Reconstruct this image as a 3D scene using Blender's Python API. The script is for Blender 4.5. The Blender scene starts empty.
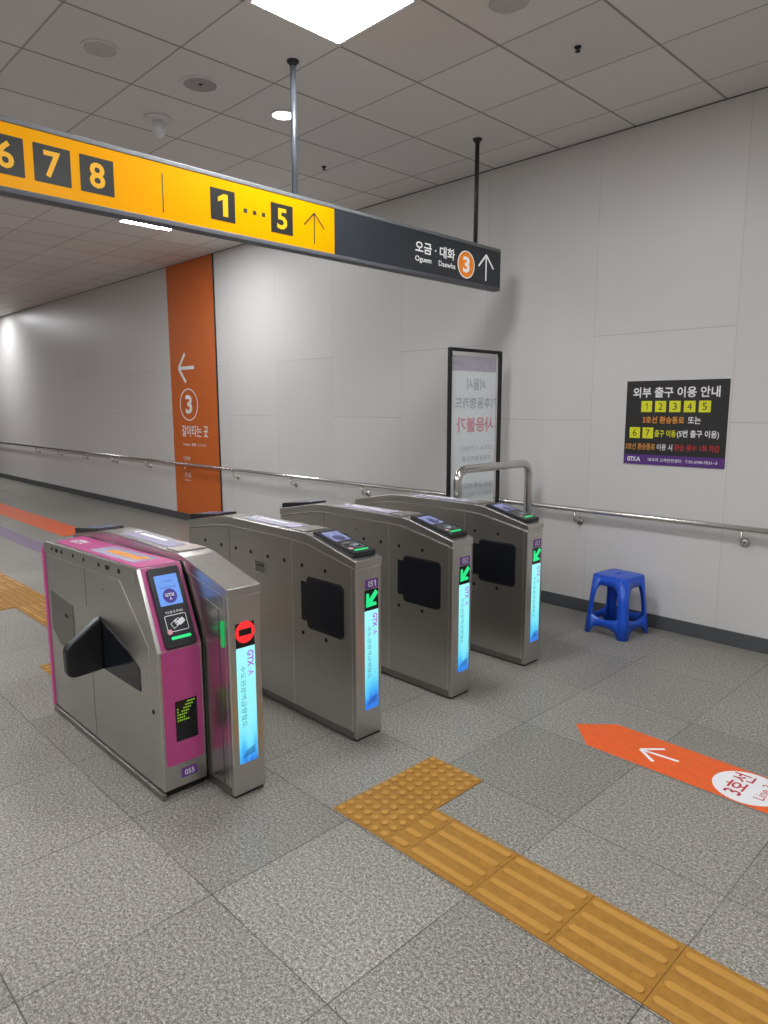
import bpy, bmesh, math, random
from mathutils import Vector, Matrix
random.seed(7)
PI = math.pi
S = bpy.context.scene
COL = S.collection

# ---------------------------------------------------------------- camera
CAM_H = 1.602
cam_d = bpy.data.cameras.new('camera')
cam = bpy.data.objects.new('camera', cam_d)
COL.objects.link(cam)
F_PX, YAW, PITCH, ROLL = 694.606, 0.798067, 0.151570, 0.002352
cy, sy, cp, sp = math.cos(YAW), math.sin(YAW), math.cos(PITCH), math.sin(PITCH)
fwd = Vector((-sy * cp, cy * cp, -sp))
rgt = Vector((cy, sy, 0))
dwn = fwd.cross(rgt)
r2 = rgt * math.cos(ROLL) + dwn * math.sin(ROLL)
d2 = dwn * math.cos(ROLL) - rgt * math.sin(ROLL)
cam.matrix_world = Matrix(((r2.x, -d2.x, -fwd.x, 0), (r2.y, -d2.y, -fwd.y, 0), (r2.z, -d2.z, -fwd.z, CAM_H), (0, 0, 0, 1)))
cam_d.sensor_fit = 'VERTICAL'
cam_d.sensor_height = 36.0
cam_d.lens = F_PX / 1024 * 36
cam_d.clip_start = 0.02
S.camera = cam

# ---------------------------------------------------------------- world, exposure, lamps
S.view_settings.view_transform = 'Standard'
S.view_settings.look = 'None'
S.view_settings.exposure = 0.0
S.view_settings.gamma = 1.0
S.view_settings.use_curve_mapping = False
world = bpy.data.worlds.new('world')
S.world = world
world.use_nodes = True
world.node_tree.nodes['Background'].inputs[0].default_value = (0.9, 0.95, 1, 1)
world.node_tree.nodes['Background'].inputs[1].default_value = 0.0

CEIL = 3.495
PANEL_L = 46.0            # radiance of the ceiling panel lights


def area(name, x, y, sx, sy_, power, color=(0.96, 0.98, 1.0)):
    l = bpy.data.lights.new(name, 'AREA')
    l.shape = 'RECTANGLE'
    l.size, l.size_y = sx, sy_
    l.energy = power
    l.color = color
    o = bpy.data.objects.new(name, l)
    o.location = (x, y, CEIL - 0.01)
    COL.objects.link(o)


P_PANEL = PANEL_L * PI * 0.56 * 0.56
for i, (x, y) in enumerate([(0.35, 2.34), (-2.74, -0.7), (0.35, -0.7), (-7.5, 0.55), (-5.2, -1.2), (-10.5, 0.5), (-13.5, 0.2), (-2.74, -3.4), (0.35, -3.4)]):  # unseen ceiling lamps, added to brighten the room
    area('unseen_lamp', x, y, 0.56, 0.56, P_PANEL * (0.9 if x < -6 else 1.0))

area('unseen_lamp', -16.6, 3.40, 0.544, 0.544, P_PANEL)
area('wall_wash_lamp', -16.2, 4.25, 0.3, 0.3, 18)

# ---------------------------------------------------------------- material helpers


class NT:
    def __init__(self, m):
        self.m = m
        self.t = m.node_tree
        self.b = self.t.nodes['Principled BSDF']

    def n(self, typ, **kw):
        nd = self.t.nodes.new(typ)
        for k, v in kw.items():
            setattr(nd, k, v)
        return nd

    def link(self, a, b):
        self.t.links.new(a, b)

    def val(self, sock, v):
        if hasattr(v, 'is_linked') or isinstance(v, bpy.types.NodeSocket):
            self.link(v, sock)
        else:
            sock.default_value = v

    def math(self, op, a, b=None, clamp=False):
        nd = self.n('ShaderNodeMath', operation=op, use_clamp=clamp)
        self.val(nd.inputs[0], a)
        if b is not None:
            self.val(nd.inputs[1], b)
        return nd.outputs[0]

    def pos(self):
        return self.n('ShaderNodeNewGeometry').outputs['Position']

    def xyz(self, v=None):
        s = self.n('ShaderNodeSeparateXYZ')
        self.link(v if v is not None else self.pos(), s.inputs[0])
        return s.outputs

    def noise(self, scale, detail=2.0, rough=0.5, vec=None):
        nd = self.n('ShaderNodeTexNoise')
        nd.inputs['Scale'].default_value = scale
        nd.inputs['Detail'].default_value = detail
        nd.inputs['Roughness'].default_value = rough
        self.link(vec if vec is not None else self.pos(), nd.inputs['Vector'])
        return nd.outputs['Fac']

    def ramp(self, fac, stops, interp='LINEAR'):
        nd = self.n('ShaderNodeValToRGB')
        nd.color_ramp.interpolation = interp
        e = nd.color_ramp.elements
        while len(e) < len(stops):
            e.new(0.5)
        for i, (p, c) in enumerate(stops):
            e[i].position = p
            e[i].color = (*c, 1) if len(c) == 3 else c
        self.link(fac, nd.inputs[0])
        return nd.outputs[0]

    def mix(self, fac, a, b, blend='MIX'):
        nd = self.n('ShaderNodeMix', data_type='RGBA', blend_type=blend)
        self.val(nd.inputs[0], fac)
        for s, v in ((nd.inputs[6], a), (nd.inputs[7], b)):
            if isinstance(v, tuple):
                s.default_value = (*v, 1) if len(v) == 3 else v
            else:
                self.link(v, s)
        return nd.outputs[2]

    def bump(self, h, strength=0.2, dist=0.01):
        nd = self.n('ShaderNodeBump')
        nd.inputs['Strength'].default_value = strength
        nd.inputs['Distance'].default_value = dist
        self.link(h, nd.inputs['Height'])
        self.link(nd.outputs[0], self.b.inputs['Normal'])
        return nd


def srgb(r, g, b):
    f = lambda c: (c / 255 / 12.92) if c / 255 <= 0.04045 else ((c / 255 + 0.055) / 1.055) ** 2.4
    return (f(r), f(g), f(b))


def mat(name, color, rough=0.5, metal=0.0, emit=None, estr=0.0, coat=0.0, var=0.06, vscale=25):
    m = bpy.data.materials.new(name)
    m.use_nodes = True
    t = NT(m)
    b = t.b
    b.inputs['Roughness'].default_value = rough
    b.inputs['Metallic'].default_value = metal
    b.inputs['Coat Weight'].default_value = coat
    if var:
        f = t.noise(vscale, 3)
        c = t.ramp(f, [(0.3, tuple(x * (1 - var) for x in color)), (0.7, tuple(min(1, x * (1 + var)) for x in color))])
        t.link(c, b.inputs['Base Color'])
    else:
        b.inputs['Base Color'].default_value = (*color, 1)
    if emit:
        b.inputs['Emission Color'].default_value = (*emit, 1)
        b.inputs['Emission Strength'].default_value = estr
    return m


def glow(name, color, s):
    return mat(name, (0.02, 0.02, 0.02), 0.3, emit=color, estr=s, var=0)


def steel_mat(name, base=(0.60, 0.585, 0.56), rough=0.30, axis='Z'):
    """brushed stainless steel; the brushing runs along x"""
    m = bpy.data.materials.new(name)
    m.use_nodes = True
    t = NT(m)
    mp = t.n('ShaderNodeMapping')
    mp.inputs['Scale'].default_value = (2.5, 260, 260)
    t.link(t.pos(), mp.inputs['Vector'])
    f = t.noise(1.0, 2, 0.6, mp.outputs[0])
    blot = t.noise(3.0, 3)
    c = t.ramp(f, [(0.25, tuple(x * 0.9 for x in base)), (0.75, tuple(min(1, x * 1.08) for x in base))])
    c2 = t.mix(t.math('MULTIPLY', blot, 0.25), c, tuple(x * 0.75 for x in base))
    t.link(c2, t.b.inputs['Base Color'])
    t.b.inputs['Metallic'].default_value = 1.0
    r = t.math('ADD', t.math('MULTIPLY', f, 0.10), rough - 0.05)
    t.link(r, t.b.inputs['Roughness'])
    t.bump(f, 0.04, 0.002)
    return m


M = {}
M['steel'] = steel_mat('brushed_steel')
M['steel_dark'] = steel_mat('brushed_steel_dark', (0.30, 0.29, 0.27), 0.38)
M['steel_glint'] = steel_mat('painted_edge_glint', (0.82, 0.81, 0.79), 0.35)  # paler steel that paints the glint along cap edges and seams
M['chrome'] = mat('polished_steel', (0.62, 0.61, 0.58), 0.22, 1.0, var=0.04)
M['black'] = mat('black_plastic', srgb(26, 27, 31), 0.32)
M['gloss_black'] = mat('gloss_black_panel', srgb(20, 22, 28), 0.14, var=0.03)
M['matt_black'] = mat('matt_black', srgb(18, 18, 18), 0.6)
M['pink'] = mat('pink_paint', srgb(192, 74, 138), 0.36, coat=0.1, var=0.03)
M['purple'] = mat('purple_plate', srgb(112, 58, 150), 0.4)
M['purple_dark'] = mat('purple_footer', srgb(88, 46, 126), 0.45)
M['white_ink'] = mat('white_ink', srgb(235, 235, 238), 0.5, var=0.02)
M['grey_ink'] = mat('grey_ink', srgb(150, 158, 164), 0.5)
M['black_ink'] = mat('black_ink', srgb(34, 34, 34), 0.5)
M['orange_ink'] = mat('orange_ink', srgb(226, 150, 60), 0.5)
M['yellow_ink'] = mat('yellow_ink', srgb(222, 222, 30), 0.5)
M['red_ink'] = mat('red_ink', srgb(190, 36, 48), 0.5)
M['pink_ink'] = mat('faded_red_ink', srgb(234, 168, 182), 0.5)
M['lilac'] = mat('lilac_sticker', srgb(205, 200, 232), 0.16, coat=0.6, var=0.08, vscale=14)
M['blue'] = mat('blue_plastic', srgb(22, 84, 208), 0.36, coat=0.15, var=0.05)
M['orange_banner'] = mat('orange_banner', srgb(206, 104, 42), 0.42, var=0.03, vscale=6)
M['orange_floor'] = mat('orange_floor_sticker', srgb(232, 96, 28), 0.40, var=0.05)
M['purple_floor'] = mat('purple_floor_line', srgb(128, 112, 140), 0.45)
M['base'] = mat('dark_grey_skirting', srgb(78, 80, 82), 0.45)
M['sign_yellow'] = mat('sign_yellow', srgb(222, 150, 0), 0.30, emit=srgb(255, 178, 0), estr=0.22, var=0.01)
M['sign_yellow'].node_tree.nodes['Principled BSDF'].inputs['Specular IOR Level'].default_value = 0.12
M['sign_trim'] = mat('sign_trim', srgb(92, 94, 100), 0.55, var=0.03)
M['sign_dark'] = mat('sign_dark', srgb(52, 57, 63), 0.35, coat=0.05, var=0.03)
M['sign_tile'] = mat('sign_number_tile', srgb(42, 42, 40), 0.35, coat=0.05, var=0.03)
M['sign_digit'] = mat('sign_digit', srgb(232, 172, 20), 0.35, emit=srgb(250, 190, 20), estr=0.15, var=0)
M['sign_white'] = mat('sign_white', srgb(240, 240, 240), 0.3, emit=(1, 1, 1), estr=0.3, var=0)
M['sign_orange'] = mat('sign_orange', srgb(245, 140, 35), 0.3, emit=srgb(245, 140, 35), estr=0.25, var=0)
M['aluminium'] = mat('aluminium_trim', srgb(128, 130, 134), 0.5, 0.3)
M['rod'] = mat('grey_painted_rod', srgb(112, 118, 126), 0.35, 0.5)
M['rod_dark'] = mat('dark_painted_rod', srgb(44, 44, 46), 0.45)
M['white_plastic'] = mat('white_plastic', srgb(222, 220, 220), 0.5)
M['grille'] = mat('speaker_grille', srgb(164, 161, 160), 0.6)
M['pale_grille'] = mat('pale_speaker_grille', srgb(192, 188, 186), 0.6)
M['panel_glow'] = glow('panel_light_diffuser', (0.96, 0.98, 1.0), PANEL_L)
M['down_glow'] = glow('downlight_lamp', (1, 0.98, 1.0), 10)
M['green_glow'] = glow('green_lamp', srgb(20, 240, 140), 0.95)
M['green_dim'] = mat('green_lens', srgb(10, 120, 60), 0.3, emit=srgb(20, 190, 95), estr=0.55, var=0)
M['led_green'] = glow('led_green', srgb(150, 200, 30), 0.55)
M['red_glow'] = glow('red_lamp', srgb(255, 36, 40), 1.1)
M['screen_blue'] = glow('blue_screen', srgb(104, 158, 245), 0.95)
M['screen_dim'] = mat('dim_screen', srgb(120, 126, 165), 0.08, emit=srgb(112, 122, 178), estr=0.28, var=0)
M['screen_ink'] = mat('screen_badge', srgb(56, 44, 120), 0.3, emit=srgb(56, 44, 120), estr=0.6, var=0)
M['screen_ink_dark'] = mat('screen_badge_dark', srgb(60, 62, 98), 0.3, var=0)
M['magenta_glow'] = mat('violet_letters', srgb(150, 70, 200), 0.4, emit=srgb(170, 95, 215), estr=0.6, var=0)
M['slate_glow'] = mat('slate_letters', srgb(60, 120, 140), 0.4, emit=srgb(70, 140, 165), estr=0.5, var=0)
M['navy_glow'] = mat('navy_letters', srgb(40, 60, 130), 0.4, emit=srgb(40, 80, 160), estr=0.5, var=0)
M['faint_ink'] = mat('faint_grey_ink', srgb(188, 196, 202), 0.5)
M['stand_paper'] = mat('poster_paper', srgb(244, 250, 252), 0.45, var=0.02)
M['stand_head'] = mat('poster_header', srgb(196, 190, 204), 0.45)


def strip_mat():
    m = bpy.data.materials.new('light_strip_picture')
    m.use_nodes = True
    t = NT(m)
    o = t.xyz()
    h = t.math('DIVIDE', t.math('SUBTRACT', o[2], 0.14), 0.5)
    w = t.noise(9, 1)
    swirl = t.n('ShaderNodeTexWave')
    swirl.inputs['Scale'].default_value = 3.2
    swirl.inputs['Distortion'].default_value = 3.0
    mp = t.n('ShaderNodeMapping')
    mp.inputs['Scale'].default_value = (1, 4.5, 1.1)
    mp.inputs['Rotation'].default_value = (0.5, 0, 0)
    t.link(t.pos(), mp.inputs['Vector'])
    t.link(mp.outputs[0], swirl.inputs['Vector'])
    hh = t.math('ADD', h, t.math('MULTIPLY', t.math('SUBTRACT', swirl.outputs['Fac'], 0.5), 0.24))
    c = t.ramp(hh, [(0.0, srgb(40, 120, 225)), (0.09, srgb(60, 175, 240)), (0.22, srgb(110, 220, 244)), (0.45, srgb(140, 238, 246)), (1.0, srgb(160, 248, 248))])
    t.b.inputs['Base Color'].default_value = (0.02, 0.03, 0.04, 1)
    t.link(c, t.b.inputs['Emission Color'])
    t.b.inputs['Emission Strength'].default_value = 1.05
    t.b.inputs['Roughness'].default_value = 0.25
    return m


M['strip'] = strip_mat()


def granite_mat():
    m = bpy.data.materials.new('granite_floor_tiles')
    m.use_nodes = True
    t = NT(m)
    x, y, z = t.xyz()
    u = t.math('DIVIDE', t.math('ADD', x, 0.699 + 0.5985 * 60), 0.5985)
    v = t.math('DIVIDE', t.math('ADD', y, -1.045 + 0.6015 * 60), 0.6015)

    def edge(a):
        f = t.math('FRACT', a)
        d = t.math('MINIMUM', f, t.math('SUBTRACT', 1.0, f))
        return d
    e = t.math('MINIMUM', edge(u), edge(v))
    line = t.math('SUBTRACT', 1.0, t.math('DIVIDE', t.math('SUBTRACT', e, 0.0018), 0.0030), True)
    patch = t.noise(2.2, 1)
    line = t.math('MULTIPLY', line, t.ramp(patch, [(0.35, (0.5,) * 3), (0.55, (1,) * 3)]))
    cmb = t.n('ShaderNodeCombineXYZ')
    t.link(t.math('FLOOR', u), cmb.inputs[0])
    t.link(t.math('FLOOR', v), cmb.inputs[1])
    wn = t.n('ShaderNodeTexWhiteNoise', noise_dimensions='2D')
    t.link(cmb.outputs[0], wn.inputs['Vector'])
    tone = wn.outputs['Value']
    g1 = t.noise(200, 3, 0.8)
    g2 = t.noise(90, 2, 0.6)
    g = t.math('ADD', t.math('MULTIPLY', g1, 0.65), t.math('MULTIPLY', g2, 0.35))
    grain = t.ramp(g, [(0.37, srgb(52, 51, 48)), (0.46, srgb(122, 119, 112)), (0.53, srgb(158, 154, 146)), (0.62, srgb(216, 212, 203))])
    tn = t.math('ADD', t.math('MULTIPLY', tone, 0.22), 0.78)
    c = t.mix(1.0, grain, (1, 1, 1), 'MULTIPLY')
    nd = t.n('ShaderNodeVectorMath', operation='SCALE')
    t.link(c, nd.inputs[0])
    t.link(tn, nd.inputs['Scale'])
    dirt = t.noise(1.1, 4)
    c2 = t.mix(t.math('MULTIPLY', t.ramp(dirt, [(0.45, (0,) * 3), (0.7, (1,) * 3)]), 0.22), nd.outputs[0], srgb(104, 101, 96))
    c3 = t.mix(t.math('MULTIPLY', line, 0.9), c2, srgb(52, 50, 48))
    t.link(c3, t.b.inputs['Base Color'])
    r = t.math('ADD', t.math('MULTIPLY', g1, 0.16), 0.26)
    r = t.math('ADD', r, t.math('MULTIPLY', tone, 0.08))
    t.link(r, t.b.inputs['Roughness'])
    t.b.inputs['Specular IOR Level'].default_value = 0.5
    hgt = t.math('SUBTRACT', t.math('MULTIPLY', g1, 0.03), line)
    t.bump(hgt, 0.18, 0.002)
    return m


def wall_mat():
    m = bpy.data.materials.new('white_wall_panels')
    m.use_nodes = True
    t = NT(m)
    x, y, z = t.xyz()
    u = t.math('ADD', x, 1.695 + 60)
    f = t.math('FRACT', u)
    k = t.math('FLOOR', u)
    vd = t.math('MINIMUM', f, t.math('SUBTRACT', 1.0, f))
    vl = t.math('SUBTRACT', 1.0, t.math('DIVIDE', vd, 0.004), True)
    par = t.math('MODULO', k, 2.0)               # k = 59 (odd) for the column right of the first joint
    hz = t.math('ADD', 1.49, t.math('MULTIPLY', par, 0.617))
    hd = t.math('ABSOLUTE', t.math('SUBTRACT', z, hz))
    hl = t.math('SUBTRACT', 1.0, t.math('DIVIDE', hd, 0.004), True)
    up = t.math('GREATER_THAN', z, hz)
    cmb = t.n('ShaderNodeCombineXYZ')
    t.link(k, cmb.inputs[0])
    t.link(up, cmb.inputs[1])
    wn = t.n('ShaderNodeTexWhiteNoise', noise_dimensions='2D')
    t.link(cmb.outputs[0], wn.inputs['Vector'])
    base = t.ramp(wn.outputs['Value'], [(0, srgb(209, 207, 205)), (1, srgb(213, 211, 209))])
    line = t.math('MAXIMUM', t.math('MULTIPLY', vl, 0.45), t.math('MULTIPLY', hl, 0.8))
    c = t.mix(t.math('MULTIPLY', line, 0.6), base, srgb(120, 117, 115))
    t.link(c, t.b.inputs['Base Color'])
    t.b.inputs['Roughness'].default_value = 0.38
    t.b.inputs['Specular IOR Level'].default_value = 0.3
    wob = t.noise(1.3, 1)
    h = t.math('ADD', t.math('MULTIPLY', wob, 0.4), t.math('MULTIPLY', line, -0.3))
    t.bump(h, 0.12, 0.01)
    return m


def ceil_mat():
    m = bpy.data.materials.new('ceiling_panels')
    m.use_nodes = True
    t = NT(m)
    x, y, z = t.xyz()
    u = t.math('DIVIDE', t.math('ADD', x, 1.852 + 0.5965 * 60), 0.5965)
    v = t.math('DIVIDE', t.math('ADD', y, -1.44 + 0.605 * 60), 0.605)

    def line(a, w):
        f = t.math('FRACT', a)
        d = t.math('MINIMUM', f, t.math('SUBTRACT', 1.0, f))
        return t.math('SUBTRACT', 1.0, t.math('DIVIDE', d, w), True)
    l1 = line(u, 0.020)
    l2 = line(v, 0.014)
    cmb = t.n('ShaderNodeCombineXYZ')
    t.link(t.math('FLOOR', u), cmb.inputs[0])
    t.link(t.math('FLOOR', v), cmb.inputs[1])
    wn = t.n('ShaderNodeTexWhiteNoise', noise_dimensions='2D')
    t.link(cmb.outputs[0], wn.inputs['Vector'])
    base = t.ramp(wn.outputs['Value'], [(0, srgb(218, 215, 213)), (1, srgb(226, 223, 221))])
    l = t.math('MAXIMUM', l1, t.math('MULTIPLY', l2, 0.8))
    c = t.mix(t.math('MULTIPLY', l, 0.85), base, srgb(70, 68, 66))
    t.link(c, t.b.inputs['Base Color'])
    t.b.inputs['Roughness'].default_value = 0.55
    t.b.inputs['Specular IOR Level'].default_value = 0.3
    t.bump(t.math('MULTIPLY', l, -1.0), 0.3, 0.004)
    return m


def tactile_mat():
    m = bpy.data.materials.new('yellow_tactile_tile')
    m.use_nodes = True
    t = NT(m)
    f = t.noise(30, 4, 0.7)
    big = t.noise(4, 3)
    x, y, z = t.xyz()
    c = t.ramp(f, [(0.3, srgb(152, 104, 34)), (0.7, srgb(180, 130, 48))])
    worn = t.mix(t.math('MULTIPLY', big, 0.4), c, srgb(150, 108, 44))
    top = t.math('GREATER_THAN', z, 0.0085)       # raised faces are polished paler by feet
    c2 = t.mix(t.math('MULTIPLY', top, 0.55), worn, srgb(204, 154, 72))
    t.link(c2, t.b.inputs['Base Color'])
    t.b.inputs['Roughness'].default_value = 0.42
    t.bump(f, 0.15, 0.002)
    return m


M['granite'] = granite_mat()
M['wall'] = wall_mat()
M['ceiling'] = ceil_mat()
M['tactile'] = tactile_mat()
M['plain_wall'] = mat('plain_wall', srgb(200, 197, 194), 0.5)

# ---------------------------------------------------------------- mesh helpers


def box(bm, x0, x1, y0, y1, z0, z1, T=None):
    vs = [Vector((x, y, z)) for x in (x0, x1) for y in (y0, y1) for z in (z0, z1)]
    if T is not None:
        vs = [T @ v for v in vs]
    v = [bm.verts.new(p) for p in vs]
    for f in ((0, 1, 3, 2), (4, 6, 7, 5), (0, 4, 5, 1), (2, 3, 7, 6), (0, 2, 6, 4), (1, 5, 7, 3)):
        bm.faces.new([v[i] for i in f])


def prism(bm, poly, h0, h1, T):
    """2-D polygon in local xy, extruded h0..h1 along local z, placed by T"""
    a = [bm.verts.new(T @ Vector((p[0], p[1], h0))) for p in poly]
    b = [bm.verts.new(T @ Vector((p[0], p[1], h1))) for p in poly]
    n = len(poly)
    bm.faces.new(a[::-1])
    bm.faces.new(b)
    for i in range(n):
        bm.faces.new([a[i], a[(i + 1) % n], b[(i + 1) % n], b[i]])


def ring(bm, outer, inner, h0, h1, T):
    n = len(outer)
    V = [[bm.verts.new(T @ Vector((p[0], p[1], h))) for p in q] for q in (outer, inner) for h in (h0, h1)]
    oa, ob, ia, ib = V
    for i in range(n):
        j = (i + 1) % n
        bm.faces.new([oa[i], oa[j], ob[j], ob[i]])
        bm.faces.new([ia[j], ia[i], ib[i], ib[j]])
        bm.faces.new([ob[i], ob[j], ib[j], ib[i]])
        bm.faces.new([oa[j], oa[i], ia[i], ia[j]])


def circle(cx, cy_, r, n=32, ry=None):
    ry = ry or r
    return [(cx + r * math.cos(2 * PI * i / n), cy_ + ry * math.sin(2 * PI * i / n)) for i in range(n)]


def rrect(x0, x1, y0, y1, r, n=6):
    out = []
    for cx, cy_, a0 in ((x1 - r, y1 - r, 0), (x0 + r, y1 - r, PI / 2), (x0 + r, y0 + r, PI), (x1 - r, y0 + r, 1.5 * PI)):
        for i in range(n + 1):
            a = a0 + PI / 2 * i / n
            out.append((cx + r * math.cos(a), cy_ + r * math.sin(a)))
    return out


def tube(bm, pts, r, n=16, caps=True):
    pts = [Vector(p) for p in pts]
    rings = []
    up = None
    for i, p in enumerate(pts):
        d = (pts[min(i + 1, len(pts) - 1)] - pts[max(i - 1, 0)]).normalized()
        if up is None:
            up = d.orthogonal().normalized()
        else:
            up = (up - d * up.dot(d)).normalized()
        s = d.cross(up)
        rings.append([bm.verts.new(p + r * (math.cos(2 * PI * k / n) * up + math.sin(2 * PI * k / n) * s)) for k in range(n)])
    for a, b in zip(rings, rings[1:]):
        for k in range(n):
            f = bm.faces.new([a[k], a[(k + 1) % n], b[(k + 1) % n], b[k]])
            f.smooth = True
    if caps:
        bm.faces.new(rings[0][::-1])
        bm.faces.new(rings[-1])


def lathe(bm, prof, T, n=32):
    """profile of (r, z) revolved about local z"""
    rings = []
    for r, z in prof:
        rings.append([bm.verts.new(T @ Vector((r * math.cos(2 * PI * k / n), r * math.sin(2 * PI * k / n), z))) for k in range(n)])
    for a, b in zip(rings, rings[1:]):
        for k in range(n):
            f = bm.faces.new([a[k], a[(k + 1) % n], b[(k + 1) % n], b[k]])
            f.smooth = True
    bm.faces.new(rings[0][::-1])
    bm.faces.new(rings[-1])


def arc(c, a0, a1, r, ex, ey, n=8):
    c, ex, ey = Vector(c), Vector(ex), Vector(ey)
    return [c + r * (math.cos(a0 + (a1 - a0) * i / n) * ex + math.sin(a0 + (a1 - a0) * i / n) * ey) for i in range(n + 1)]


def frame(o, ex, ey):
    ex, ey = Vector(ex).normalized(), Vector(ey).normalized()
    ez = ex.cross(ey)
    return Matrix(((ex.x, ey.x, ez.x, o[0]), (ex.y, ey.y, ez.y, o[1]), (ex.z, ey.z, ez.z, o[2]), (0, 0, 0, 1)))


XY = Matrix.Identity(4)
XZ = frame((0, 0, 0), (1, 0, 0), (0, 0, 1))        # local z = -y


def YZ(x):                                         # faces +x: local x -> +y, local y -> +z
    return frame((x, 0, 0), (0, 1, 0), (0, 0, 1))


def WALL(y):                                       # faces -y: local x -> +x, local y -> +z
    return frame((0, y, 0), (1, 0, 0), (0, 0, 1))


def nb():
    return bmesh.new()


def top_of(o):
    while o.parent:
        o = o.parent
    return o


def obj(name, bm, m, parent=None, loc=(0, 0, 0), bevel=0, seg=2, smooth=False, label=None):
    off = Vector(top_of(parent).location) if parent else Vector(loc)
    bmesh.ops.recalc_face_normals(bm, faces=bm.faces[:])
    for v in bm.verts:
        v.co -= off
    me = bpy.data.meshes.new(name)
    bm.to_mesh(me)
    bm.free()
    me.materials.append(M[m] if isinstance(m, str) else m)
    o = bpy.data.objects.new(name, me)
    COL.objects.link(o)
    if parent:
        o.parent = parent
    else:
        o.location = off
    if smooth:
        for p in me.polygons:
            p.use_smooth = True
    if bevel:
        b = o.modifiers.new('bevel', 'BEVEL')
        b.width = bevel
        b.segments = seg
        b.limit_method = 'ANGLE'
        b.angle_limit = math.radians(35)
        b.harden_normals = False
    if label:
        o['label'] = label
    return o


def tag(o, label, cat, group=None, kind=None):
    o['label'] = label
    o['category'] = cat
    if group:
        o['group'] = group
    if kind:
        o['kind'] = kind
    return o


def thing(name, label, cat, loc, group=None):
    o = bpy.data.objects.new(name, None)
    o.empty_display_size = 0.1
    o.location = loc
    COL.objects.link(o)
    return tag(o, label, cat, group)


def struct(name, bm, m, **k):
    o = obj(name, bm, m, **k)
    o['kind'] = 'structure'
    return o


_tc = {}


def text_mesh(s, bold):
    key = (s, bold)
    if key in _tc:
        return _tc[key]
    cu = bpy.data.curves.new('lettering_curve', 'FONT')
    cu.body = s
    cu.size = 1.0
    cu.offset = bold
    cu.resolution_u = 3
    cu.fill_mode = 'FRONT'
    o = bpy.data.objects.new('lettering_curve', cu)
    COL.objects.link(o)
    dg = bpy.context.evaluated_depsgraph_get()
    me = bpy.data.meshes.new_from_object(o.evaluated_get(dg))
    vs = [v.co.copy() for v in me.vertices]
    fs = [tuple(p.vertices) for p in me.polygons]
    bpy.data.objects.remove(o)
    bpy.data.curves.remove(cu)
    bpy.data.meshes.remove(me)
    _tc[key] = (vs, fs)
    return _tc[key]


def text(s, rect, T, m, parent, name='lettering', bold=0.0, lift=0.0012, keep=False, mirror=False):
    """lettering fitted into rect (x0,x1,y0,y1) of the plane T, lifted off it"""
    if s == '1':                       # the font's 1 is a bare bar: drawn with its flag
        q = 0.30 if bold else 0.44
        vs = [Vector(p + (0,)) for p in ((q, 0), (0.62, 0), (0.62, 1), (q + 0.06, 1), (0.0, 0.82), (0.0, 0.62 if bold else 0.72), (q, 0.74 if bold else 0.86))]
        fs = [(0, 1, 2, 3, 6), (3, 4, 5, 6)]
    else:
        vs, fs = text_mesh(s, bold)
    if not vs:
        return None
    ax0, ax1 = min(v.x for v in vs), max(v.x for v in vs)
    ay0, ay1 = min(v.y for v in vs), max(v.y for v in vs)
    x0, x1, y0, y1 = rect
    kx, ky = (x1 - x0) / (ax1 - ax0), (y1 - y0) / (ay1 - ay0)
    if keep:
        kx = ky = min(kx, ky)
    cx, cy_ = (x0 + x1) / 2, (y0 + y1) / 2
    bm = nb()
    sg = -1 if mirror else 1
    nv = [bm.verts.new(T @ Vector((cx + sg * (v.x - (ax0 + ax1) / 2) * kx, cy_ + (v.y - (ay0 + ay1) / 2) * ky, lift))) for v in vs]
    for f in fs:
        if len(set(f)) >= 3:
            try:
                bm.faces.new([nv[i] for i in f])
            except ValueError:
                pass
    n = T.to_3x3() @ Vector((0, 0, 1))
    fl = bm.faces[:]
    bmesh.ops.recalc_face_normals(bm, faces=fl)
    bad = [f for f in fl if f.normal.dot(n) < 0]
    if bad:
        bmesh.ops.reverse_faces(bm, faces=bad)
    off = Vector(top_of(parent).location)
    for v in bm.verts:
        v.co -= off
    me = bpy.data.meshes.new(name)
    bm.to_mesh(me)
    bm.free()
    me.materials.append(M[m])
    o = bpy.data.objects.new(name, me)
    COL.objects.link(o)
    o.parent = parent
    return o


def arrow_poly(tip, tail, head, w, spread=0.78):
    """line arrow as three bars: list of polygons"""
    tip, tail = Vector(tip), Vector(tail)
    d = (tail - tip).normalized()
    n = Vector((-d.y, d.x))
    out = [[tip + d * w * 0.5 + n * w / 2, tail + n * w / 2, tail - n * w / 2, tip + d * w * 0.5 - n * w / 2]]
    for s in (1, -1):
        e = (d * math.cos(spread) + n * s * math.sin(spread))
        m_ = Vector((-e.y, e.x))
        out.append([tip + m_ * w / 2, tip + e * head + m_ * w / 2, tip + e * head - m_ * w / 2, tip - m_ * w / 2])
    return [[(p.x, p.y) for p in q] for q in out]


def arrow(T, tip, tail, head, w, m, parent, lift=0.0012, th=0.0006, name='arrow', spread=0.78):
    bm = nb()
    for i, q in enumerate(arrow_poly(tip, tail, head, w, spread)):
        prism(bm, q, lift - th, lift + th * 0.25 * i, T)
    return obj(name, bm, m, parent)


# ---------------------------------------------------------------- the room
WY = 4.81
X0, X1, Y0 = -27.0, 3.2, -5.0

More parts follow.
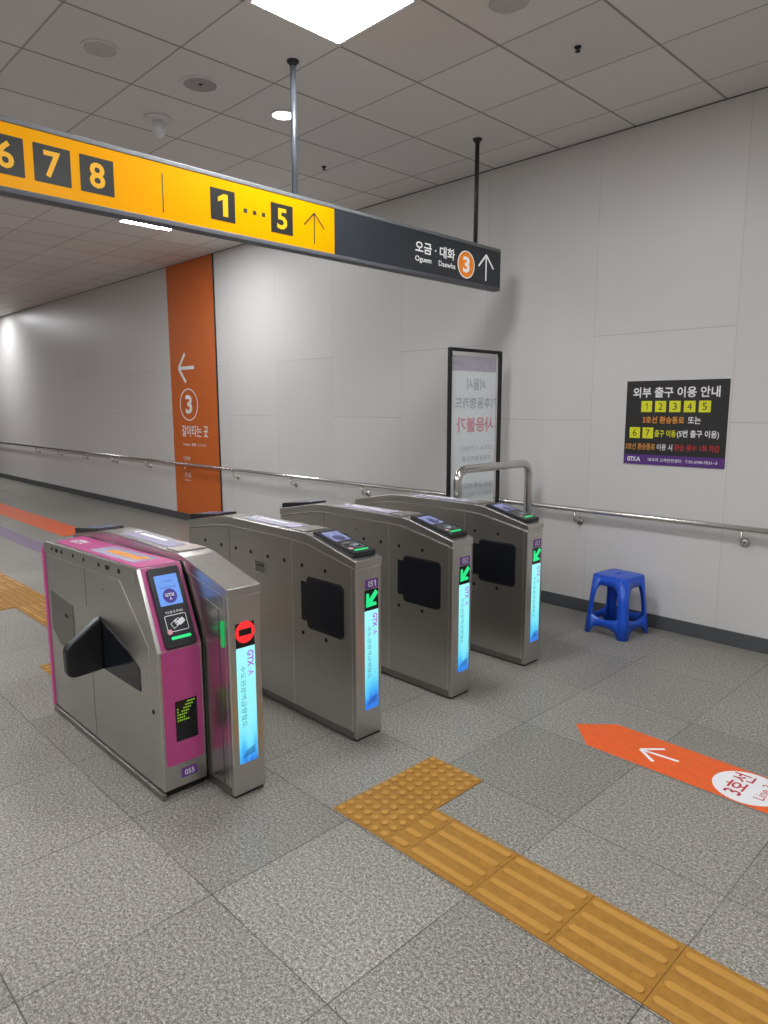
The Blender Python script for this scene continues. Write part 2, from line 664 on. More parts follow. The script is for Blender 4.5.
bm = nb(); box(bm, X0, X1, Y0, WY + 0.2, -0.1, 0.0)
struct('floor', bm, 'granite')
bm = nb(); box(bm, X0, X1, Y0, WY + 0.2, CEIL, CEIL + 0.1)
struct('ceiling', bm, 'ceiling')
bm = nb(); box(bm, X0, X1, WY, WY + 0.2, 0, CEIL)
struct('wall_back', bm, 'wall')
bm = nb(); box(bm, X0, X1, Y0 - 0.2, Y0, 0, CEIL)
struct('wall_front', bm, 'plain_wall')
bm = nb(); box(bm, X1, X1 + 0.2, Y0, WY, 0, CEIL)
struct('wall_right', bm, 'plain_wall')
bm = nb(); box(bm, X0 - 0.2, X0, Y0, WY, 0, CEIL)
struct('wall_left', bm, 'plain_wall')
bm = nb(); box(bm, X0, X1, WY - 0.012, WY, 0, 0.10)
struct('baseboard_back', bm, 'base', bevel=0.003)
bm = nb(); box(bm, X0, X1, WY - 0.006, WY, CEIL - 0.006, CEIL)
struct('trim_1', bm, 'base')

# ---------------------------------------------------------------- ceiling lights
for (x, y, lab) in ((-2.745, 2.345, 'large square lit panel light at the top edge, nearest the viewer'),
                    (-7.025, 3.585, 'lit ceiling panel light further down the passage, seen under the yellow sign')):
    t = thing('ceiling_panel_light', lab, 'ceiling light', (x, y, CEIL), 'square ceiling panel lights')
    bm = nb(); ring(bm, rrect(x - 0.297, x + 0.297, y - 0.297, y + 0.297, 0.004), rrect(x - 0.272, x + 0.272, y - 0.272, y + 0.272, 0.004), CEIL - 0.008, CEIL, XY)
    obj('frame', bm, 'white_plastic', t)
    bm = nb(); box(bm, x - 0.272, x + 0.272, y - 0.272, y + 0.272, CEIL - 0.005, CEIL - 0.001)
    obj('diffuser', bm, 'panel_glow', t)

CD = frame((0, 0, CEIL), (1, 0, 0), (0, -1, 0))     # local z points down from the ceiling


def cd(x, y):
    return frame((x, y, CEIL), (1, 0, 0), (0, -1, 0))


t = thing('downlight', 'small round lit recessed downlight beside the sign rod', 'ceiling light', (-3.976, 2.957, CEIL))
bm = nb(); ring(bm, circle(0, 0, 0.088), circle(0, 0, 0.068), 0, 0.006, cd(-3.976, 2.957)); obj('trim_ring', bm, 'white_plastic', t, bevel=0.002)
bm = nb(); prism(bm, circle(0, 0, 0.068), 0.0005, 0.003, cd(-3.976, 2.957)); obj('lamp', bm, 'down_glow', t)

for (x, y, r, lab) in ((-3.955, 2.338, 0.115, 'round ceiling speaker with a grey grille between the detector and the panel light'),
                       (-3.949, 1.74, 0.10, 'faint round ceiling speaker nearest the left edge, above the number 7'),
                       (-2.172, 2.95, 0.112, 'pale round ceiling speaker cut by the top edge, right of the panel light')):
    t = thing('ceiling_speaker', lab, 'speaker', (x, y, CEIL), 'round ceiling speakers')
    bm = nb(); ring(bm, circle(0, 0, r), circle(0, 0, r * 0.84), 0, 0.008, cd(x, y)); obj('rim', bm, 'white_plastic', t, bevel=0.003)
    bm = nb(); prism(bm, circle(0, 0, r * 0.84), 0.0, 0.003, cd(x, y)); g = obj('grille', bm, 'grille' if r > 0.113 else 'pale_grille', t)
    if r > 0.113:
        bm = nb(); prism(bm, circle(0.005, 0.0, 0.011, 12), 0.003, 0.006, cd(x, y)); obj('centre_stud', bm, 'matt_black', t)

t = thing('dome_detector', 'small white domed detector hanging from the ceiling above the sign', 'detector', (-4.59, 2.389, CEIL))
bm = nb(); lathe(bm, [(0.085, 0), (0.085, 0.012), (0.07, 0.02), (0.045, 0.024)], cd(-4.59, 2.389)); obj('base', bm, 'white_plastic', t)
bm = nb(); lathe(bm, [(0.042, 0.02), (0.043, 0.075), (0.036, 0.105), (0.018, 0.122), (0.004, 0.126)], cd(-4.59, 2.389)); obj('dome', bm, 'white_plastic', t)
for (x, y, lab) in ((-2.162, 3.559, 'tiny dark sprinkler head in the ceiling panel at upper right'),
                    (-4.55, 3.777, 'tiny dark sprinkler head in the ceiling right of the downlight')):
    t = thing('sprinkler_head', lab, 'sprinkler', (x, y, CEIL), 'ceiling sprinklers')
    bm = nb(); ring(bm, circle(0, 0, 0.032, 20), circle(0, 0, 0.02, 20), 0, 0.004, cd(x, y)); obj('escutcheon', bm, 'white_plastic', t)
    bm = nb(); lathe(bm, [(0.019, 0), (0.016, 0.012), (0.006, 0.016), (0.006, 0.024), (0.015, 0.026), (0.015, 0.028)], cd(x, y), 14); obj('nozzle', bm, 'matt_black', t)

# ---------------------------------------------------------------- hanging sign
SX = -3.29
t = thing('hanging_sign', 'long yellow and dark grey direction sign hanging from the ceiling', 'sign', (-3.335, 2.56, 2.475))
T = YZ(SX)
bm = nb(); box(bm, -3.350, SX - 0.004, 0.66, 4.43, 2.484, 2.765)
case = obj('casing', bm, 'sign_dark', t, bevel=0.003)
bm = nb(); box(bm, -3.354, SX + 0.004, 0.655, 4.435, 2.762, 2.785)
obj('top_trim', bm, 'aluminium', t, bevel=0.004, label='silver trim along the top of the sign')
bm = nb(); box(bm, -3.354, SX + 0.004, 0.655, 4.435, 2.482, 2.507)
obj('bottom_trim', bm, 'sign_trim', t, bevel=0.004)
bm = nb(); box(bm, -3.353, SX + 0.003, 4.42, 4.436, 2.484, 2.780)
obj('end_cap', bm, 'rod_dark', t, bevel=0.003)
bm = nb(); box(bm, SX - 0.004, SX, 0.66, 2.802, 2.507, 2.762)
yp = obj('yellow_panel', bm, 'sign_yellow', t)
bm = nb(); box(bm, SX - 0.004, SX, 2.803, 4.42, 2.507, 2.762)
dp = obj('dark_panel', bm, 'sign_dark', t)
for ch, y0, y1 in (('6', 0.945, 1.092), ('7', 1.130, 1.284), ('8', 1.324, 1.477), ('1', 1.976, 2.122), ('5', 2.348, 2.497)):
    bm = nb(); prism(bm, rrect(y0, y1, 2.556, 2.712, 0.003), 0.0002, 0.001, T)
    nt = obj('number_tile', bm, 'sign_tile', yp)
    w = (y1 - y0)
    k = 0.30 if ch == '1' else 0.27
    text(ch, (y0 + w * k, y1 - w * k, 2.580, 2.690), T, 'sign_digit', nt, 'digit', 0.022, 0.002)
for y in (2.185, 2.243, 2.300):
    bm = nb(); prism(bm, rrect(y - 0.011, y + 0.011, 2.623, 2.645, 0.001), 0.0002, 0.0012, T)
    obj('dot', bm, 'black_ink', yp)
bm = nb(); prism(bm, rrect(1.714, 1.719, 2.535, 2.715, 0.001), 0.0002, 0.0012, T)
obj('divider_line', bm, 'black_ink', yp)
arrow(T, (2.650, 2.708), (2.650, 2.540), 0.105, 0.008, 'black_ink', yp)
T = T @ Matrix.Translation((0, 0.014, 0))
text('오금 · 대화', (3.50, 3.905, 2.612, 2.688), T, 'sign_white', dp, 'lettering', 0.02)
text('Oguem', (3.50, 3.66, 2.548, 2.592), T, 'sign_white', dp, 'lettering', 0.012)
text('Daewha', (3.735, 3.912, 2.556, 2.592), T, 'sign_white', dp, 'lettering', 0.012)
bm = nb(); prism(bm, circle(4.032, 2.605, 0.090), 0.0002, 0.001, T)
ci = obj('line_circle', bm, 'sign_orange', dp)
bm = nb(); ring(bm, circle(4.032, 2.605, 0.095), circle(4.032, 2.605, 0.088), 0.0002, 0.0014, T)
obj('circle_rim', bm, 'sign_white', ci)
text('3', (3.995, 4.070, 2.550, 2.660), T, 'sign_white', ci, 'digit', 0.03, 0.002)
arrow(T, (4.262, 2.705), (4.262, 2.522), 0.125, 0.014, 'sign_white', dp)
for y, m in ((0.915, 'rod'), (2.556, 'rod'), (4.20, 'rod_dark')):
    dz = (y - 2.56) * 0.0075 + 0.010         # the sign hangs slightly lower at its right end
    bm = nb(); tube(bm, [(-3.345, y, 2.78), (-3.345, y, CEIL + dz)], 0.0165 if m == 'rod' else 0.0155)
    r = obj('hanging_rod', bm, m, t)
    bm = nb(); lathe(bm, [(0.034, 0), (0.034, 0.008), (0.02, 0.02), (0.018, 0.03)], Matrix.Translation((0, 0, dz)) @ cd(-3.345, y), 20)
    obj('ceiling_flange', bm, 'rod_dark', r)

t.rotation_euler.x = -0.0075
t.location.z -= 0.010

# ---------------------------------------------------------------- orange wall banner
t = thing('wall_banner', 'tall orange wall panel with white arrow and circled 3', 'wall sign', (-8.6, WY, 0.1))
bm = nb(); box(bm, -9.205, -7.993, WY - 0.014, WY - 0.0005, 0.101, CEIL - 0.007)
pn = obj('panel', bm, 'orange_banner', t, bevel=0.002)
bm = nb(); box(bm, -7.993, -7.98, WY - 0.018, WY - 0.0005, 0.101, CEIL - 0.007)
obj('edge_trim', bm, 'rod_dark', t)
T = WALL(WY - 0.014)
T = T @ Matrix.Translation((0.05, 0, 0))
arrow(T, (-9.02, 2.118), (-8.60, 2.118), 0.27, 0.045, 'white_ink', pn, lift=0.0018, spread=0.80)
bm = nb(); ring(bm, circle(-8.785, 1.625, 0.245, 40, 0.218), circle(-8.785, 1.625, 0.228, 40, 0.202), 0.0005, 0.0018, T); obj('circle', bm, 'white_ink', pn)
text('3', (-8.872, -8.692, 1.50, 1.755), T, 'white_ink', pn, 'digit', 0.03)
text('갈아타는 곳', (-9.0, -8.30, 1.19, 1.345), T, 'white_ink', pn, bold=0.012)
text('Transfer  换乘  のりかえ', (-8.99, -8.36, 1.06, 1.105), T, 'white_ink', pn)
for s, z0, z1 in (('대화', 0.855, 0.915), ('Daehwa', 0.80, 0.835), ('오금', 0.625, 0.685), ('Ogeum', 0.565, 0.60)):
    text(s, (-8.985, -8.80, z0, z1), T, 'white_ink', pn)

# ---------------------------------------------------------------- black notice on the wall
t = thing('notice_board', 'black exit guide notice with yellow number squares on the white wall', 'notice', (-2.06, WY, 1.184))
bm = nb(); box(bm, -2.414, -1.709, WY - 0.006, WY - 0.0005, 1.184, 1.772)
bd = obj('board', bm, 'black_ink', t)
bm = nb(); box(bm, -2.414, -1.709, WY - 0.0072, WY - 0.006, 1.184, 1.254)
ft = obj('footer_band', bm, 'purple_dark', bd)
T = WALL(WY - 0.006)
text('외부 출구 이용 안내', (-2.365, -1.765, 1.655, 1.728), T, 'white_ink', bd, bold=0.022)
for i in range(5):
    x = -2.300 + i * 0.1005
    bm = nb(); prism(bm, rrect(x, x + 0.078, 1.555, 1.632, 0.002), 0.0002, 0.0012, T)
    nt = obj('number_square', bm, 'yellow_ink', bd)
    text(str(i + 1), (x + (0.028 if i == 0 else 0.024), x + (0.046 if i == 0 else 0.054), 1.570, 1.617), T, 'black_ink', nt, 'digit', 0.0, 0.002)
text('3호선 환승통로', (-2.285, -1.99, 1.476, 1.525), T, 'orange_ink', bd, bold=0.018)
text('또는', (-1.965, -1.88, 1.476, 1.525), T, 'white_ink', bd, bold=0.018)
for i in range(2):
    x = -2.378 + i * 0.0965
    bm = nb(); prism(bm, rrect(x, x + 0.078, 1.370, 1.447, 0.002), 0.0002, 0.0012, T)
    nt = obj('number_square', bm, 'yellow_ink', bd)
    text(str(i + 6), (x + 0.024, x + 0.054, 1.385, 1.432), T, 'black_ink', nt, 'digit', 0.0, 0.002)
text('출구 이동', (-2.193, -2.042, 1.382, 1.432), T, 'yellow_ink', bd, bold=0.018)
text('(5번 출구 이용)', (-2.035, -1.755, 1.376, 1.434), T, 'white_ink', bd, bold=0.018)
text('3호선 환승통로', (-2.403, -2.185, 1.288, 1.334), T, 'orange_ink', bd, bold=0.012)
text('이용 시', (-2.172, -2.062, 1.288, 1.334), T, 'white_ink', bd, bold=0.012)
text('환승 횟수 1회 차감', (-2.048, -1.745, 1.290, 1.336), T, 'red_ink', bd, bold=0.012)
text('GTX', (-2.385, -2.318, 1.204, 1.238), T, 'white_ink', ft, 'logo', 0.04, 0.003)
text('A', (-2.318, -2.285, 1.204, 1.238), T, 'white_ink', ft, 'logo', 0.02, 0.003)
text('대곡역 고객안전센터   T.02-6940-7031~3', (-2.23, -1.755, 1.208, 1.232), T, 'white_ink', ft, bold=0.01, lift=0.003)

# ---------------------------------------------------------------- handrail
t = thing('handrail', 'long round steel handrail fixed along the white wall', 'handrail', (-12.0, 4.73, 0.815))
bm = nb(); tube(bm, [(X0 + 0.01, 4.73, 0.815), (X1 - 0.2, 4.73, 0.815)], 0.019, 20)
obj('rail', bm, 'chrome', t)
for k in range(13):
    x = -1.547 + 1.205 - k * 1.205
    bm = nb()
    tube(bm, [(x, 4.73, 0.80), (x, 4.73, 0.742)] + arc((x, 4.76, 0.742), PI, 1.5 * PI, 0.03, (0, 1, 0), (0, 0, 1), 6) + [(x, 4.80, 0.712)], 0.009, 10)
    br = obj('bracket', bm, 'chrome', t)
    bm = nb(); lathe(bm, [(0.032, 0), (0.032, 0.006), (0.012, 0.012)], frame((x, WY, 0.712), (1, 0, 0), (0, 0, 1)), 20)
    obj('flange', bm, 'chrome', br)

# ---------------------------------------------------------------- ticket gates
GL, GB = -2.34, -3.89          # near and far end along x


def reader(parent, T, lit=False):
    """card reader; local x runs down the slope, y across, z out of the slope; length 0.30, width 0.13"""
    L, W = 0.312, 0.142
    e1 = 0.021 if lit is not None else 0.034
    prof = [(0, 0), (L, 0), (L + 0.003, 0.006), (L - 0.006, e1), (0.004, 0.014)]
    bm = nb()
    a = [[bm.verts.new(T @ Vector((x, y, z))) for x, z in prof] for y in (-W / 2, W / 2)]
    bm.faces.new(a[0]); bm.faces.new(a[1][::-1])
    for i in range(5):
        bm.faces.new([a[0][i], a[0][(i + 1) % 5], a[1][(i + 1) % 5], a[1][i]])
    rd = obj('card_reader', bm, 'black', parent, bevel=0.006, seg=3)
    p0, p1 = Vector((0.004, 0, 0.014)), Vector((L - 0.006, 0, e1))
    ex = (p1 - p0).normalized()
    S2 = T @ frame(p0, ex, (0, 1, 0))
    reader_face(rd, S2, (p1 - p0).length, W, lit)
    return rd


def reader_face(rd, S2, L, W, lit):
    s = L / 0.29
    bm = nb(); prism(bm, rrect(0.028 * s, 0.142 * s, -W * 0.36, W * 0.36, 0.003), 0.0003, 0.0012, S2)
    sc = obj('screen', bm, 'screen_blue' if lit else 'screen_dim', rd)
    bm = nb(); prism(bm, circle(0.108 * s, 0, W * 0.22, 28), 0.0013, 0.0018, S2)
    bg = obj('badge', bm, 'screen_ink' if lit else 'screen_ink_dark', sc)
    R = S2 @ frame((0, 0, 0), (0, 1, 0), (-1, 0, 0))
    text('GTX', (-W * 0.15, W * 0.15, -0.110 * s, -0.098 * s), R, 'white_ink' if lit else 'screen_dim', bg, 'lettering', 0.03, 0.0024)
    text('A', (-W * 0.04, W * 0.04, -0.124 * s, -0.114 * s), R, 'white_ink' if lit else 'screen_dim', bg, 'lettering', 0.02, 0.0024)
    if lit:
        text('승차권을', (-0.02, 0.02, -0.055 * s, -0.049 * s), R, 'screen_ink', sc, 'lettering', 0.0, 0.002)
        text('터치해 주세요', (-0.036, 0.036, -0.080 * s, -0.072 * s), R, 'screen_ink', sc, 'lettering', 0.0, 0.002)
    # tap-here pictogram
    bm = nb()
    ring(bm, rrect(0.178 * s, 0.240 * s, -W * 0.34, W * 0.34, 0.006, 4), rrect(0.1805 * s, 0.2375 * s, -W * 0.34 + 0.0025, W * 0.34 - 0.0025, 0.004, 4), 0.0003, 0.0010, S2)
    K = S2 @ frame((0.207 * s, 0.004, 0), (math.cos(0.5), math.sin(0.5), 0), (-math.sin(0.5), math.cos(0.5), 0))
    ring(bm, rrect(-0.013, 0.013, -0.030, 0.014, 0.003, 4), rrect(-0.011, 0.011, -0.028, 0.012, 0.002, 4), 0.0003, 0.0010, K)
    prism(bm, rrect(-0.004, 0.018, -0.002, 0.030, 0.006, 4), 0.0003, 0.0012, K)
    for q in range(3):
        prism(bm, rrect(-0.014 + q * 0.009, -0.008 + q * 0.009, -0.012, 0.004, 0.002, 3), 0.0003, 0.0012, K)
    obj('tap_pictogram', bm, 'white_ink' if lit else 'grey_ink', rd)
    text('카드를 대 주세요', (-W * 0.28, W * 0.28, -0.172 * s, -0.163 * s), R, 'white_ink' if lit else 'grey_ink', rd, 'lettering', 0.01)
    bm = nb(); prism(bm, circle(0.238 * s, -W * 0.28, 0.011, 20), 0.0010, 0.0018, S2)
    obj('pink_dot', bm, 'pink_ink', rd)
    if lit is None:
        return
    bm = nb(); prism(bm, rrect(0.257 * s, 0.268 * s, -W * 0.28, W * 0.34, 0.0045, 4), 0.0003, 0.0022, S2)
    obj('status_light', bm, 'green_glow', rd)


def gate(y0, y1, label, number=None, front='arrow', rear_reader=True, near_reader=True, barrier=True, GL=GL, o=0.017):
    yc = (y0 + y1) / 2
    t = thing('ticket_gate', label, 'ticket gate', ((GL + GB) / 2, yc, 0), 'stainless steel ticket gates')
    P = frame((0, 0, 0), (1, 0, 0), (0, 0, 1))            # xz profile, local z = -y
    # body under the cap
    body = [(GL, 0.010), (GL, 0.852), (-2.69, 0.921), (-2.83, 0.929), (-3.42, 0.927), (-3.56, 0.915), (GB, 0.858), (GB, 0.010)]
    bm = nb()
    prism(bm, body, -y1, -y0, P)
    bo = obj('body', bm, 'steel', t, bevel=0.006, seg=3)
    bm = nb(); box(bm, GB + 0.01, GL - 0.006, y0 + 0.008, y1 - 0.008, 0, 0.012)
    obj('plinth', bm, 'matt_black', t)
    bm = nb(); box(bm, GB + 0.05, GL - 0.022, y0 - 0.004, y0 + 0.003, 0.010, 0.046)
    obj('kick_strip', bm, 'steel_dark', t, bevel=0.001)
    cap = [(GL + 0.003, 0.855), (GL + 0.003, 0.889), (-2.40, 0.905), (-2.66, 0.969), (-2.72, 0.977), (-3.42, 0.980), (-3.50, 0.974), (-3.56, 0.965), (GB - 0.003, 0.906),
           (GB - 0.003, 0.861), (-3.56, 0.918), (-3.42, 0.930), (-2.83, 0.932), (-2.69, 0.924)]
    bm = nb()
    prism(bm, cap, -(y1 + 0.003), -(y0 - 0.003), P)
    obj('cap', bm, 'steel', t, bevel=0.0032, seg=2)
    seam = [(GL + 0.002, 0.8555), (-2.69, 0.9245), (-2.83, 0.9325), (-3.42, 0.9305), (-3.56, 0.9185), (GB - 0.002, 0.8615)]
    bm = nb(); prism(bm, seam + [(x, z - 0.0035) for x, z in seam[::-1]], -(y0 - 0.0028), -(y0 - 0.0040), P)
    obj('cap_glint', bm, 'steel_glint', t)  # bright strips painting a highlight under the cap, side and front
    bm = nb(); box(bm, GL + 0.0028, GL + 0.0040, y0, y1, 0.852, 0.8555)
    obj('cap_glint', bm, 'steel_glint', t)
    # side panel seams (narrow strips) on both sides
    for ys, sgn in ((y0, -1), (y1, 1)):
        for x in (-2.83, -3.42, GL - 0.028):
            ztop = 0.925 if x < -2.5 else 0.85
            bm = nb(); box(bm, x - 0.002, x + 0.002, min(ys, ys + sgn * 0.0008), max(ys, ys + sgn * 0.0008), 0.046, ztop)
            obj('panel_seam', bm, 'steel_dark' if x < -3 else 'steel_glint', t)
    Tn = frame((0, y0, 0), (1, 0, 0), (0, 0, 1))
    if barrier:
        bp = rrect(-2.70, -2.432, 0.497, 0.752, 0.022, 5)
        bm = nb(); prism(bm, bp, 0.0003, 0.004, Tn)
        b = obj('barrier_panel', bm, 'gloss_black', t, bevel=0.001)
        bm = nb(); prism(bm, [(-2.752, 0.525), (-2.698, 0.525), (-2.698, 0.727), (-2.752, 0.727)], 0.0003, 0.0036, Tn)
        obj('hinge_cover', bm, 'gloss_black', b)
        bm = nb(); ring(bm, rrect(-2.708, -2.424, 0.489, 0.760, 0.028, 5), rrect(-2.701, -2.431, 0.496, 0.753, 0.022, 5), 0.0002, 0.0026, Tn)
        obj('barrier_rim', bm, 'matt_black', t)
        bm = nb(); box(bm, -3.77, -3.53, y0 - 0.003, y0 - 0.0003, 0.45, 0.716)
        obj('barrier_panel', bm, 'gloss_black', t, bevel=0.001)
    # card slot
    if barrier:
        bm = nb(); ring(bm, rrect(-3.162, -3.058, 0.70, 0.778, 0.003, 3), rrect(-3.154, -3.066, 0.710, 0.770, 0.002, 3), 0.0003, 0.006, Tn)
        cs = obj('card_slot', bm, 'chrome', t)
        bm = nb(); prism(bm, rrect(-3.154, -3.066, 0.710, 0.770, 0.002, 3), 0.0003, 0.002, Tn); obj('slot_face', bm, 'steel_dark', cs)
        bm = nb(); prism(bm, rrect(-3.142, -3.078, 0.745, 0.752, 0.002, 3), 0.002, 0.0026, Tn); obj('slot_mouth', bm, 'matt_black', cs)
        for x, z in ((-3.689, .807), (-3.509, .805), (-3.353, .807), (-3.203, .809), (-3.041, .808), (-2.893, .810), (-2.743, .808), (-2.561, .808), (-2.744, .456), (-2.560, .459)):
            bm = nb(); prism(bm, circle(x, z, 0.0105, 16), 0.0003, 0.0022, Tn)
            obj('sensor', bm, 'matt_black', t)
        for x, z in ((-3.118, 0.862), (-2.742, 0.405)):
            bm = nb(); prism(bm, circle(x, z, 0.008, 14), 0.0003, 0.003, Tn)
            obj('screw', bm, 'chrome', t)
    # front face
    Tf = YZ(GL)
    a0, a1 = yc + o - 0.044, yc + o + 0.044
    bm = nb(); prism(bm, circle(yc + o, 0.818, 0.006, 14), 0.0003, 0.002, Tf); obj('front_screw', bm, 'chrome', t)
    if number:
        bm = nb(); prism(bm, rrect(yc + o - 0.040, yc + o + 0.044, 0.746, 0.792, 0.002), 0.0003, 0.0012, Tf)
        npl = obj('number_plate', bm, 'purple', t, label='purple number plate')
        text(number[:2], (yc + o - 0.022, yc + o + 0.009, 0.754, 0.784), Tf, 'white_ink', npl, 'digits', 0.01, 0.002)
        text(number[2], (yc + o + (0.013 if number[2] != '1' else 0.015), yc + o + 0.028, 0.754, 0.784), Tf, 'white_ink', npl, 'digits', 0.01, 0.002)
    bm = nb(); prism(bm, rrect(a0, a1, 0.640, 0.742, 0.001), 0.0003, 0.0012, Tf)
    ind = obj('indicator', bm, 'gloss_black', t)
    if front == 'arrow':
        c = Vector((yc + o - 0.001, 0.692))
        def q(a, b):
            return (c.x + (a - b) * 0.7071, c.y + (-a - b) * 0.7071) if False else (c.x - a * 0.7071 + b * 0.7071, c.y - a * 0.7071 - b * 0.7071)
        poly = [q(0.050, 0), q(0.000, 0.046), q(-0.010, 0.034), q(0.006, 0.013), q(-0.050, 0.013), q(-0.050, -0.013), q(0.006, -0.013), q(-0.010, -0.034), q(0.000, -0.046)]
        bm = nb(); prism(bm, poly, 0.0013, 0.002, Tf)
        obj('green_arrow', bm, 'green_glow', ind, label='lit green arrow')
    else:
        bm = nb(); ring(bm, circle(yc + o, 0.702, 0.0455, 36), [(yc + o + 0.030 * max(-1, min(1, 1.6 * math.cos(2 * PI * i / 36))), 0.702 + 0.0135 * max(-1, min(1, 1.6 * math.sin(2 * PI * i / 36)))) for i in range(36)], 0.0013, 0.0022, Tf)
        obj('no_entry_light', bm, 'red_glow', ind, label='lit red no-entry disc')
    bm = nb(); prism(bm, rrect(a0, a1, 0.143, 0.638, 0.001), 0.0003, 0.0012, Tf)
    st = obj('light_strip', bm, 'strip', t, label='lit cyan strip with lettering')
    Rd = frame((GL, 0, 0), (0, 0, -1), (0, 1, 0))         # reads downwards
    text('GTX', (-0.622, -0.552, yc + o + 0.006, yc + o + 0.036), Rd, 'magenta_glow', st, 'lettering', 0.03, 0.002)
    text('·A', (-0.545, -0.513, yc + o + 0.008, yc + o + 0.034), Rd, 'magenta_glow', st, 'lettering', 0.0, 0.002)
    text('수도권광역급행철도', (-0.562, -0.300, yc + o - 0.028, yc + o - 0.004), Rd, 'slate_glow', st, 'lettering', 0.0, 0.002)
    # small train picture at the foot of the strip
    bm = nb()
    for k in range(3):
        zb = 0.166 + k * 0.011
        prism(bm, [(a0 + 0.012 + k * 0.008, zb), (a1 - 0.018, zb + 0.012), (a1 - 0.010, zb + 0.020), (a0 + 0.020 + k * 0.008, zb + 0.007)], 0.0013, 0.0018, Tf)
    obj('train_picture', bm, 'navy_glow', st)
    # readers
    sl = (Vector((-2.40, 0, 0.905)) - Vector((-2.66, 0, 0.969))).normalized()
    if near_reader:
        reader(t, frame((-2.676, yc + 0.006, 0.973), sl, (0, 1, 0)))
    if rear_reader:
        sl2 = (Vector((GB, 0, 0.906)) - Vector((-3.56, 0, 0.965))).normalized()
        reader(t, frame((-3.575, yc, 0.964), sl2, (0, -1, 0)), None)
    # poster strip and cover plate on the flat top
    bm = nb(); box(bm, -3.33, -2.86, yc - 0.045, yc + 0.045, 0.9795, 0.9815)
    ps = obj('top_sticker', bm, 'lilac', t, label='glossy lilac sticker on the top')
    bm = nb(); prism(bm, circle(-3.315, yc + 0.03, 0.022, 18), 0.9815, 0.9822, XY); prism(bm, rrect(-3.26, -3.0, yc + 0.008, yc + 0.034, 0.012), 0.9815, 0.9822, XY)
    obj('sticker_print', bm, 'white_ink', ps)
    bm = nb(); box(bm, -2.83, -2.725, y0 + 0.008, y1 - 0.008, 0.978, 0.984)
    obj('cover_plate', bm, 'steel', t, bevel=0.002)
    return t


gate(2.096, 2.262, 'stainless steel ticket gate with plate 051 and green arrow, nearest the pink cabinet', '051')
gate(2.795, 2.959, 'stainless steel ticket gate with plate 052, middle of the three with green arrows', '052')
gate(3.492, 3.656, 'stainless steel ticket gate with plate 053 and green arrow, beside the bent guard rail', '053', rear_reader=False)
g1 = gate(1.406, 1.558, 'stainless steel ticket gate showing a red no-entry disc, beside the pink cabinet', None, 'stop', True, False, False, -2.325, -0.001)
# its side: green lamp and an inset panel
bm = nb(); tmp = frame((0, 1.406, 0), (1, 0, 0), (0, 0, 1))
ring(bm, [(-2.395, 0.05), (-2.395, 0.80), (-2.50, 0.825), (-2.53, 0.825), (-2.53, 0.05)], [(-2.399, 0.054), (-2.399, 0.796), (-2.50, 0.821), (-2.526, 0.821), (-2.526, 0.054)], 0.0003, 0.002, tmp)
obj('side_panel_frame', bm, 'steel_dark', g1)
bm = nb(); prism(bm, rrect(-2.378, -2.355, 0.645, 0.755, 0.010), 0.0003, 0.006, tmp)
obj('side_lamp', bm, 'green_dim', g1, bevel=0.002, label='small green side lamp')

# ---------------------------------------------------------------- pink fare reader cabinet
PY0, PY1, PF, PB = 1.200, 1.396, -2.522, -3.745
t = thing('fare_reader_cabinet', 'pink and steel fare reader cabinet with black flap, plate 055', 'ticket machine', ((PF + PB) / 2, (PY0 + PY1) / 2, 0))
P = frame((0, 0, 0), (1, 0, 0), (0, 0, 1))
ST = (-2.672, 0.950)          # top of the slope
SB = (PF, 0.629)              # foot of the slope
prof = [(PF, 0.032), SB, ST, (PB, 0.918), (PB, 0.032)]
bm = nb(); prism(bm, prof, -PY1, -PY0, P)
obj('body', bm, 'steel', t, bevel=0.006, seg=2)
bm = nb(); box(bm, PB + 0.01, PF - 0.02, PY0 + 0.012, PY1 - 0.005, 0, 0.034)
obj('plinth', bm, 'matt_black', t)
bm = nb(); box(bm, PB + 0.0, PF + 0.006, PY0 - 0.012, PY0 + 0.006, 0.0, 0.030)
obj('floor_channel', bm, 'steel_dark', t, bevel=0.002)
# top band with sensors
band = [(-2.672, 0.9505), (PB, 0.9185), (PB, 0.866), (-2.705, 0.886)]
bm = nb(); prism(bm, band, -PY0, -(PY0 - 0.004), P)
bn = obj('sensor_band', bm, 'steel', t, bevel=0.002)
Tn = frame((0, PY0 - 0.004, 0), (1, 0, 0), (0, 0, 1))
for f, w in ((0.115, 0.006), (0.175, 0.016), (0.235, 0.008), (0.375, 0.006), (0.495, 0.006), (0.655, 0.007), (0.74, 0.018), (0.85, 0.010)):
    x = PB + (ST[0] - PB) * f
    z = 0.892 + 0.026 * f
    bm = nb(); prism(bm, rrect(x - w, x + w, z - 0.009, z + 0.009, 0.005, 4), 0.0002, 0.0022, Tn)
    obj('sensor', bm, 'matt_black', bn)
# pink panels: top, slope, front, back edge
tx = Vector((PB - ST[0], 0, 0.918 - ST[1])).normalized()
Tt = frame((ST[0], PY1, ST[1]), tx, (0, -1, 0))
Lt = math.hypot(ST[0] - PB, ST[1] - 0.918)
W = PY1 - PY0
bm = nb(); prism(bm, [(0.006, 0.004), (Lt - 0.01, 0.004), (Lt - 0.09, W - 0.028), (0.006, W - 0.014)], 0.0003, 0.002, Tt)
pt = obj('pink_top', bm, 'pink', t, label='pink painted top panel')
bm = nb(); prism(bm, rrect(0.13, 0.60, 0.03, W - 0.045, 0.004), 0.0021, 0.003, Tt)
stk = obj('top_sticker', bm, 'lilac', pt)
bm = nb()
prism(bm, rrect(0.17, 0.50, 0.07, 0.115, 0.02), 0.0031, 0.0036, Tt)
prism(bm, rrect(0.15, 0.23, 0.055, 0.08, 0.01), 0.0031, 0.0036, Tt)
